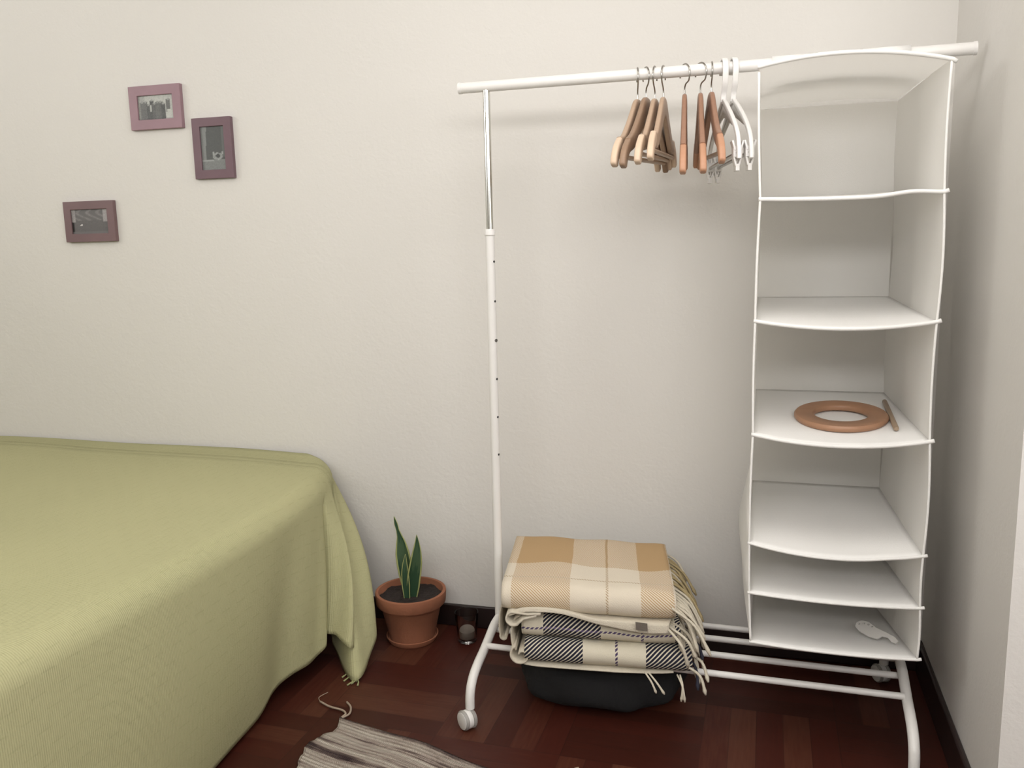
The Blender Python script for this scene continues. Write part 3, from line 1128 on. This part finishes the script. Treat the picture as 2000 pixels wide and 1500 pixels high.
# white plastic clip strip with little holes on the bottom panel
def plate_with_holes(name, outline, holes, th, m, loc, rot):
    bm = bmesh.new()
    def loop(pts):
        vs = [bm.verts.new((x, y, 0)) for x, y in pts]
        return [bm.edges.new((vs[i], vs[(i + 1) % len(vs)])) for i in range(len(vs))]
    es = loop(outline)
    for hx, hy, hr in holes:
        es += loop([(hx + hr * math.cos(2 * PI * k / 10), hy + hr * math.sin(2 * PI * k / 10)) for k in range(10)])
    bmesh.ops.triangle_fill(bm, use_beauty=True, use_dissolve=False, edges=es)
    bmesh.ops.recalc_face_normals(bm, faces=bm.faces)
    me = bpy.data.meshes.new(name)
    bm.to_mesh(me)
    bm.free()
    me.materials.append(m)
    o = bpy.data.objects.new(name, me)
    COL.objects.link(o)
    o.location = loc
    o.rotation_euler = rot
    md = o.modifiers.new('solid', 'SOLIDIFY')
    md.thickness = th
    md.offset = 1
    return o
cx_, cy_ = 0.965, -0.095
zc = zsurf(6, cx_, cy_) + .013
clipo = plate_with_holes('plastic_clip', [(-.050, .010), (-.044, .019), (-.028, .022), (-.005, .015), (.018, .013), (.040, .010), (.052, .004), (.050, -.004), (.040, -.004), (.028, .003), (.016, .001), (.010, -.010), (-.010, -.012), (-.034, -.008), (-.048, .000)],
                         [(-.043, .009, .0022), (-.034, .014, .0024), (-.024, .016, .0024), (-.014, .014, .0022)], 0.003, M['hanger_grey'], (cx_, cy_, zc), (math.radians(34), 0.0, math.radians(-38)))
tag(clipo, 'small white plastic clip with holes lying in the bottom compartment of the organizer', 'clip')

# ------------------------------------------------------------------ blankets
def slab(FL, FR, BR, BL, z0, z1, r=None, nu=36, bulge=0.006, seed=0, v_off=0.0, ridge=None):
    """folded cloth block: rounded front and back, soft top; uv in metres, v=0 at the lower front edge going up and back"""
    rnd = random.Random(seed)
    h = (z1 - z0) / 2
    gq = G()
    P, UV = [], []
    FL, FR, BR, BL = map(lambda p: V(p[0], p[1], 0), (FL, FR, BR, BL))
    ph = [rnd.random() * 6 for _ in range(6)]
    for i in range(nu + 1):
        u = i / nu
        F, B = FL.lerp(FR, u), BL.lerp(BR, u)
        d = (B - F)
        L = d.length
        dn = d.normalized()
        end = 1 - 0.10 * (abs(2 * u - 1) ** 10)
        row, uvr = [], []
        pts = []
        # cross-section: bottom front -> front round -> top -> back round -> bottom
        for k in range(9):
            a = -PI / 2 + PI * k / 8
            pts.append((h * (1 - math.cos(a) * 1.0) - 0.0, math.sin(a) * h))
        for k in range(1, 14):
            pts.append((h + (L - 2 * h) * k / 14, h))
        for k in range(9):
            a = PI / 2 - PI * k / 8
            pts.append((L - h + math.cos(a) * h, math.sin(a) * h))
        for k in range(1, 8):
            pts.append((L - h - (L - 2 * h) * k / 8, -h))
        vl = v_off - h * PI / 2
        prev = None
        for (s, zz) in pts:
            x = F + dn * s
            wob = bulge * (math.sin(u * 7 + ph[0]) * math.sin(s * 11 + ph[1]) + 0.5 * math.sin(u * 17 + ph[2] + s * 9))
            z = (z0 + z1) / 2 + zz * end + (wob if zz > 0 else wob * .3) * (zz / h if zz > 0 else .2)
            x = V(x.x, x.y, z)
            if zz > -h * .99 and s < h:
                x -= dn * (wob * 0.8)
            if prev is not None:
                vl += (x - prev).length
            prev = x
            row.append(x)
            uvr.append((u * (FR - FL).length, vl))
        P.append(row)
        UV.append(uvr)
    o = len(gq.v)
    # close the ring
    for r_, uv_ in zip(P, UV):
        r_.append(r_[0].copy())
        uv_.append((uv_[0][0], uv_[-1][1] + .02))
    gq.grid(P, UV)
    m = len(P[0]) - 1
    gq.face([o + k for k in range(m)][::-1], [(0.01, 0.02)] * m)
    e = o + nu * (m + 1)
    gq.face([e + k for k in range(m)], [((FR - FL).length - .005, 0.02)] * m)
    return gq

def ribbon(path, dirv, uvu=None, n=5):
    """sheet: path points extruded along dirv (a Vector)"""
    rows, uv = [], []
    L = 0
    prev = None
    for p in path:
        p = Vector(p)
        if prev is not None:
            L += (p - prev).length
        prev = p
        rows.append([p + dirv * (k / n) for k in range(n + 1)])
        uv.append([(L, k / n * dirv.length) for k in range(n + 1)])
    return G().grid(rows, uv)

def spiral(c, r0, r1, a0, a1, n=22):
    """points in a local (u,z) plane"""
    out = []
    for k in range(n + 1):
        t = k / n
        a = math.radians(a0 + (a1 - a0) * t)
        r = r0 + (r1 - r0) * t
        out.append((c[0] + r * math.cos(a), c[1] + r * math.sin(a)))
    return out
# pile orientation
UX = V(math.cos(math.radians(6)), math.sin(math.radians(6)), 0)
VY = V(-0.16, 0.98, 0).normalized()
OR = V(0.158, -0.236, 0)
def L(u, v, z):
    p = OR + UX * u + VY * v
    return V(p.x, p.y, z)

navy = thing('folded_blanket', 'navy and cream plaid wool blanket folded under the beige one, on the rack bars', 'blanket', (0.34, -0.04, 0.165), 'folded plaid blankets')
tan = thing('folded_blanket', 'beige and cream plaid wool blanket folded on top of the pile', 'blanket', (0.32, -0.04, 0.285), 'folded plaid blankets')
q2 = lambda u, v: tuple(L(u, v, 0))[:2]
obj('lower_fold', slab(q2(0.045, -0.002), q2(0.425, 0.000), q2(0.40, 0.33), q2(0.05, 0.33), 0.172, 0.228, bulge=0.003, seed=4, v_off=0.06), M['navy2'], navy)
obj('upper_fold', slab(q2(0.038, 0.010), q2(0.400, 0.012), q2(0.385, 0.33), q2(0.045, 0.33), 0.229, 0.287, bulge=0.003, seed=9, v_off=0.03), M['navy'], navy)
# rolled left edges of the navy blanket: cream outer side curling in
pth = spiral((0.034, 0.194), 0.022, 0.022, 120, 250, 10) + spiral((0.037, 0.192), 0.020, 0.006, 255, 520, 20)
obj('rolled_edge', ribbon([L(a, 0.0, b) for a, b in pth], VY * 0.30), M['cream'], navy, thick=0.004, label='cream rolled edge')
pth = [(0.036, 0.285), (0.022, 0.275), (0.014, 0.250), (0.014, 0.225), (0.017, 0.208), (0.024, 0.199)]
obj('rolled_edge', ribbon([L(a, 0.012, b) for a, b in resample(pth, 3)], VY * 0.30), M['cream'], navy, thick=0.004, label='cream rolled edge')
# hanging lower flap of the navy blanket: thin sheet edge under the lower fold
pth = [(0.020, 0.176), (0.060, 0.168), (0.120, 0.1665), (0.20, 0.1665), (0.30, 0.1665), (0.35, 0.168), (0.385, 0.171)]
obj('bottom_flap', ribbon([L(a, 0.004 + max(0, a - .25) * .06, b) for a, b in resample(pth, 4)], VY * 0.26), M['cream'], navy, thick=0.003, label='cream thin edge of the lowest fold')
# beige blanket
obj('main_fold', slab((0.152, -0.238), (0.545, -0.200), (0.478, 0.150), (0.084, 0.128), 0.294, 0.362, bulge=0.004, seed=2, v_off=0.02), M['tan'], tan)
# cream lower layer drooping in front, with a curl at its left end
fl = [(0.170, 0.2905), (0.200, 0.3020), (0.240, 0.3060), (0.290, 0.3045), (0.330, 0.2960), (0.370, 0.2860), (0.410, 0.2795), (0.450, 0.2735), (0.490, 0.2710), (0.530, 0.2740)]
rows, uv = [], []
cf = resample(fl, 4)
for i, (x, z) in enumerate(cf):
    y0 = -0.244 + (x - .15) * .10
    row = [V(x, y0, z), V(x, y0 + .001, z + .004 + (0.306 - z) * .3), V(x, y0 + .008, max(z + .006, 0.2935 + .0)), V(x, y0 + .06, 0.2925), V(x - .02, y0 + .20, 0.292)]
    row = [tuple(p) for p in row]
    row = cr(row, 4)
    rows.append(row)
    uv.append([(x, k * .01) for k in range(len(row))])
obj('lower_flap', G().grid(rows, uv), M['cream'], tan, thick=0.0045, label='cream reverse side of the beige blanket')
cu = [(0.245, 0.3015), (0.215, 0.2985)] + spiral((0.181, 0.285), 0.0165, 0.0155, 75, 330, 16) + [(0.205, 0.287), (0.235, 0.297)]
obj('curled_edge', ribbon([V(a, -0.247 + (a - .15) * .08, b) for a, b in cu], VY * 0.28), M['cream'], tan, thick=0.0045, label='cream curled edge at the left end')
cu = [(0.142, 0.300), (0.135, 0.285), (0.131, 0.262), (0.130, 0.236), (0.131, 0.222)] + spiral((0.141, 0.213), 0.0105, 0.004, 150, 430, 14)
obj('rolled_edge', ribbon([V(a, -0.19, b) for a, b in resample(cu[:5], 2) + cu[5:]], VY * 0.26), M['cream'], tan, thick=0.004, label='cream rolled edge hanging at the left')
# woven label
gl = G()
gl.grid([[V(0.458, -0.2175, 0.300), V(0.484, -0.2145, 0.298)], [V(0.460, -0.219, 0.282), V(0.485, -0.216, 0.280)]])
for i in range(len(gl.v)):
    gl.v[i] = gl.v[i] + V(0, -0.004, 0)
obj('care_label', gl, M['tag'], tan, thick=0.001, smooth=False, label='small dark woven label')
# fringes
def tassel(p0, p1, p2, m, parent, r=0.0030):
    pts = cr([tuple(p0), tuple(p1), tuple(p2)], 5)
    n = len(pts)
    rr = [r * (0.9 + 0.35 * (i / n)) for i in range(n)]
    rr[-1] = r * 0.7
    rr[-2] = r * 1.6
    obj('tassel', G().tube(pts, rr, 6), m, parent)
rnd = random.Random(11)
for k in range(30):
    t = k / 29
    s = V(0.543, -0.198, 0).lerp(V(0.479, 0.140, 0), t)
    z = 0.334 - 0.004 * (1 - t)
    j1, j2 = rnd.uniform(-.008, .008), rnd.uniform(-.012, .012)
    p0 = V(s.x - .008, s.y, z)
    reach = 0.066 + rnd.uniform(-.018, .016)
    drop = 0.075 + rnd.uniform(-.015, .02) + 0.012 * (1 - t)
    p1 = V(s.x + reach * .55, s.y - .012 + j1, z - drop * .35)
    p2 = V(s.x + reach, s.y - .030 + j2, z - drop)
    tassel(p0, p1, p2, M['olive_yarn'] if 0.38 < t < 0.95 and k % 4 else M['cream'], tan)
for k in range(20):
    t = k / 19
    s = V(0.538, -0.205, 0).lerp(V(0.500, 0.060, 0), t)
    z = 0.296 - 0.012 * (1 - t)
    j1, j2 = rnd.uniform(-.008, .008), rnd.uniform(-.014, .014)
    reach = 0.050 + rnd.uniform(-.026, .026)
    drop = 0.070 + rnd.uniform(-.02, .02)
    tassel(V(s.x - .010, s.y, z), V(s.x + reach * .6, s.y - .012 + j1, z - drop * .35), V(s.x + reach, s.y - .026 + j2, z - drop), M['cream'], tan, 0.0032)
for k in range(14):
    t = k / 13
    s = V(0.578, -0.190, 0).lerp(V(0.545, 0.080, 0), t)
    z = 0.195 + 0.02 * (k % 2)
    reach = 0.022 + rnd.uniform(-.012, .022)
    drop = 0.055 + rnd.uniform(-.02, .02)
    j2 = rnd.uniform(-.015, .015)
    tassel(V(s.x - .012, s.y, z), V(s.x + reach * .6, s.y - .010, z - drop * .3), V(s.x + reach, s.y - .022 + j2, max(z - drop, .12)), M['navy_yarn'] if k % 3 == 2 else M['cream'], navy)
for x, dx in ((0.490, .018), (0.498, .028), (0.560, .010), (0.566, -.004)):
    tassel(V(x - .010, -0.222 + (x - .5) * .1, .184), V(x + dx * .4, -0.242, .172), V(x + dx, -0.246, .150 - (0.012 if x > .55 else 0)), M['cream'], navy, 0.0022)

# ------------------------------------------------------------------ black bag under the pile
gb_ = G()
P = []
nu, nv = 48, 24
for i in range(nv + 1):
    ph = -PI / 2 + PI * i / nv
    row = []
    for j in range(nu):
        th = 2 * PI * j / nu
        pw = lambda v_, e: math.copysign(abs(v_) ** e, v_)
        cxv, sxv = pw(math.cos(th), .75), pw(math.sin(th), .75)
        cp, sp = pw(math.cos(ph), .55), pw(math.sin(ph), .7)
        rr = 1 + 0.05 * math.sin(3 * th + 1) * math.cos(ph) + 0.03 * math.sin(7 * th + 4 * ph) + .02 * math.sin(11 * th - 3 * ph)
        x = 0.335 + 0.205 * cxv * cp * rr
        y = 0.015 + 0.160 * sxv * cp * rr
        z = 0.070 + 0.0685 * sp * (1 + .02 * math.sin(5 * th))
        row.append(V(x, y, max(0.001, min(z, .1395))))
    P.append(row)
gb_.grid(P, wrap=True)
tag(obj('bag', gb_, M['bag'], loc=(0.335, 0.015, 0)), 'soft black fabric bag lying on the floor under the blankets and the rack bars', 'bag')

# ------------------------------------------------------------------ plant, pot and tumbler
pc_ = V(-0.252, 0.152, 0)
pot = thing('potted_plant', 'snake plant in a terracotta pot on the floor between the bed and the rack', 'potted plant', pc_)
prof = [(0.001, .012), (0.063, .012), (0.066, .014), (0.088, .112), (0.0905, .114), (0.098, .114), (0.1005, .117), (0.1030, .145), (0.102, .150), (0.099, .1515), (0.0935, .1505), (0.0925, .146), (0.088, .120), (0.060, .022), (0.001, .020)]
obj('pot', G().lathe([(r, z) for r, z in prof], pc_, 56), M['terracotta'], pot, angle=40)
obj('saucer', G().lathe([(0.001, .001), (0.068, .001), (0.074, .010), (0.076, .017), (0.073, .018), (0.069, .011), (0.001, .0105)], pc_, 48), M['terracotta'], pot, angle=50)
P = []
for i in range(12):
    r = 0.0905 * i / 11
    P.append([pc_ + V(r * math.cos(2 * PI * k / 40), r * math.sin(2 * PI * k / 40), 0.133 + 0.004 * math.sin(k * 1.3 + i * 2.1) * (i / 11) + .004 * (1 - i / 11)) for k in range(40)])
obj('soil', G().grid(P, wrap=True), M['soil'], pot)
def leaf(ctrl, widths, face, m=M['leaf'], cup=0.25, twist=0):
    pts = cr(ctrl, 8)
    n = len(pts)
    P, UV = [], []
    ln = 0
    for i, p in enumerate(pts):
        a, b = pts[max(0, i - 1)], pts[min(n - 1, i + 1)]
        t = (b - a).normalized()
        tt = i / (n - 1)
        f = Vector(face).normalized()
        f = Matrix.Rotation(math.radians(twist * tt), 3, t) @ f
        side = t.cross(f).normalized()
        nn = side.cross(t).normalized()
        # width profile
        wi = tt * (len(widths) - 1)
        k = min(int(wi), len(widths) - 2)
        wd = widths[k] + (widths[k + 1] - widths[k]) * (wi - k)
        row, uvr = [], []
        for q in range(9):
            s = q / 8 * 2 - 1
            row.append(p + side * (s * wd) + nn * (cup * wd * s * s))
            uvr.append((q / 8, ln))
        if i:
            ln += (p - pts[i - 1]).length
        P.append(row)
        UV.append(uvr)
    return obj('leaf', G().grid(P, UV), m, pot, thick=0.0022)
b0 = pc_ + V(0.004, -0.012, 0.125)
toc = V(0.35, -0.93, 0)
leaf([b0 + V(-.002, .004, 0), (b0.x - .010, b0.y + .004, .190), (b0.x - .020, b0.y + .006, .250), (b0.x - .026, b0.y + .006, .300), (b0.x - .034, b0.y + .004, .335), (b0.x - .042, b0.y + .002, .372)],
     [.010, .017, .0215, .0220, .0205, .015, .008, .0045, .0050, .0008], (0.30, -0.95, 0), twist=0)
leaf([b0 + V(.006, -.002, 0), (b0.x + .014, b0.y - .004, .190), (b0.x + .024, b0.y - .006, .245), (b0.x + .029, b0.y - .006, .290), (b0.x + .030, b0.y - .006, .326)],
     [.012, .0185, .0195, .0175, .013, .0068, .0006], toc, twist=20)
leaf([b0 + V(-.004, -.014, 0), (b0.x - .006, b0.y - .016, .190), (b0.x - .006, b0.y - .016, .235), (b0.x - .004, b0.y - .014, .268)],
     [.008, .0115, .0105, .006, .0006], toc)

gc = V(-0.090, 0.176, 0)
tum = thing('glass_tumbler', 'clear glass tumbler holding a candle stub on the floor beside the plant pot', 'glass', gc)
obj('tumbler', G().lathe([(0.0005, .001), (0.025, .001), (0.027, .003), (0.0345, .088), (0.0340, .0895), (0.0325, .0885), (0.0255, .014), (0.0235, .0115), (0.0005, .0110)], gc, 48), M['glass'], tum, angle=50, label='clear glass')
obj('candle', G().lathe([(0.0005, .0125), (0.0215, .0125), (0.0235, .016), (0.0245, .030), (0.0230, .034), (0.0005, .033)], gc, 32), M['wax'], tum, label='pale wax candle stub', angle=50)

# ------------------------------------------------------------------ rag rug
rnd = random.Random(5)
rug_c = V(-0.250, -0.292, 0)
du = V(0.972, -0.235, 0).normalized()      # along the woven stripes (far edge)
dv = V(-0.03, -1, 0).normalized()          # towards the camera
NU, NV = 70, 150
jag = [0.0]
for i in range(NV):
    jag.append(jag[-1] * .6 + rnd.uniform(-.0055, .0055))
P, UVs = [], []
Wd, Ln = 0.60, 1.5
for i in range(NV + 1):
    v = Ln * i / NV
    row, uvr = [], []
    for j in range(NU + 1):
        u = Wd * j / NU
        e = jag[i] * (1 - j / NU) - jag[(i * 7) % NV] * (j / NU)
        step = 0.012 * math.sin(v * 38) * (1 - j / NU) ** 3
        bow = 0.006 * math.sin(u * 16 + 1) * math.exp(-v * 6)
        p = rug_c + du * (u + e + step) + dv * (v + bow)
        z = 0.006 + 0.0012 * math.sin(u * 31 + v * 17) + .0012 * math.sin(v * 70)
        row.append(V(p.x, p.y, z))
        uvr.append((u, v))
    P.append(row)
    UVs.append(uvr)
rug = obj('rug', G().grid(P, UVs), M['rug'], loc=(0.0, -0.9, 0.0), thick=0.006)
tag(rug, 'striped grey and cream rag rug on the parquet in front of the bed', 'rug')
for pts in ([(-.247, -.292), (-.245, -.275), (-.262, -.262), (-.300, -.255), (-.335, -.240)], [(-.245, -.294), (-.236, -.272), (-.248, -.243), (-.268, -.225)],
            [(-.335, -.240), (-.348, -.222), (-.338, -.195)]):
    obj('corner_thread', G().tube(cr([(a, b, .005) for a, b in pts], 5), 0.0026 if len(pts) > 3 else .0009, 7), M['rug_yarn'], rug)
e0 = rug_c + du * Wd
for s in (0, 1):
    obj('corner_thread', G().tube(cr([(e0.x - .01, e0.y - .012 - .01 * s, .006), (e0.x + .005, e0.y + .035 + .01 * s, .006), (e0.x + .010 + .014 * s, e0.y + .078, .006), (e0.x + .020 + .01 * s, e0.y + .090 - .01 * s, .006)], 5), 0.0030, 7), M['rug_yarn'], rug)
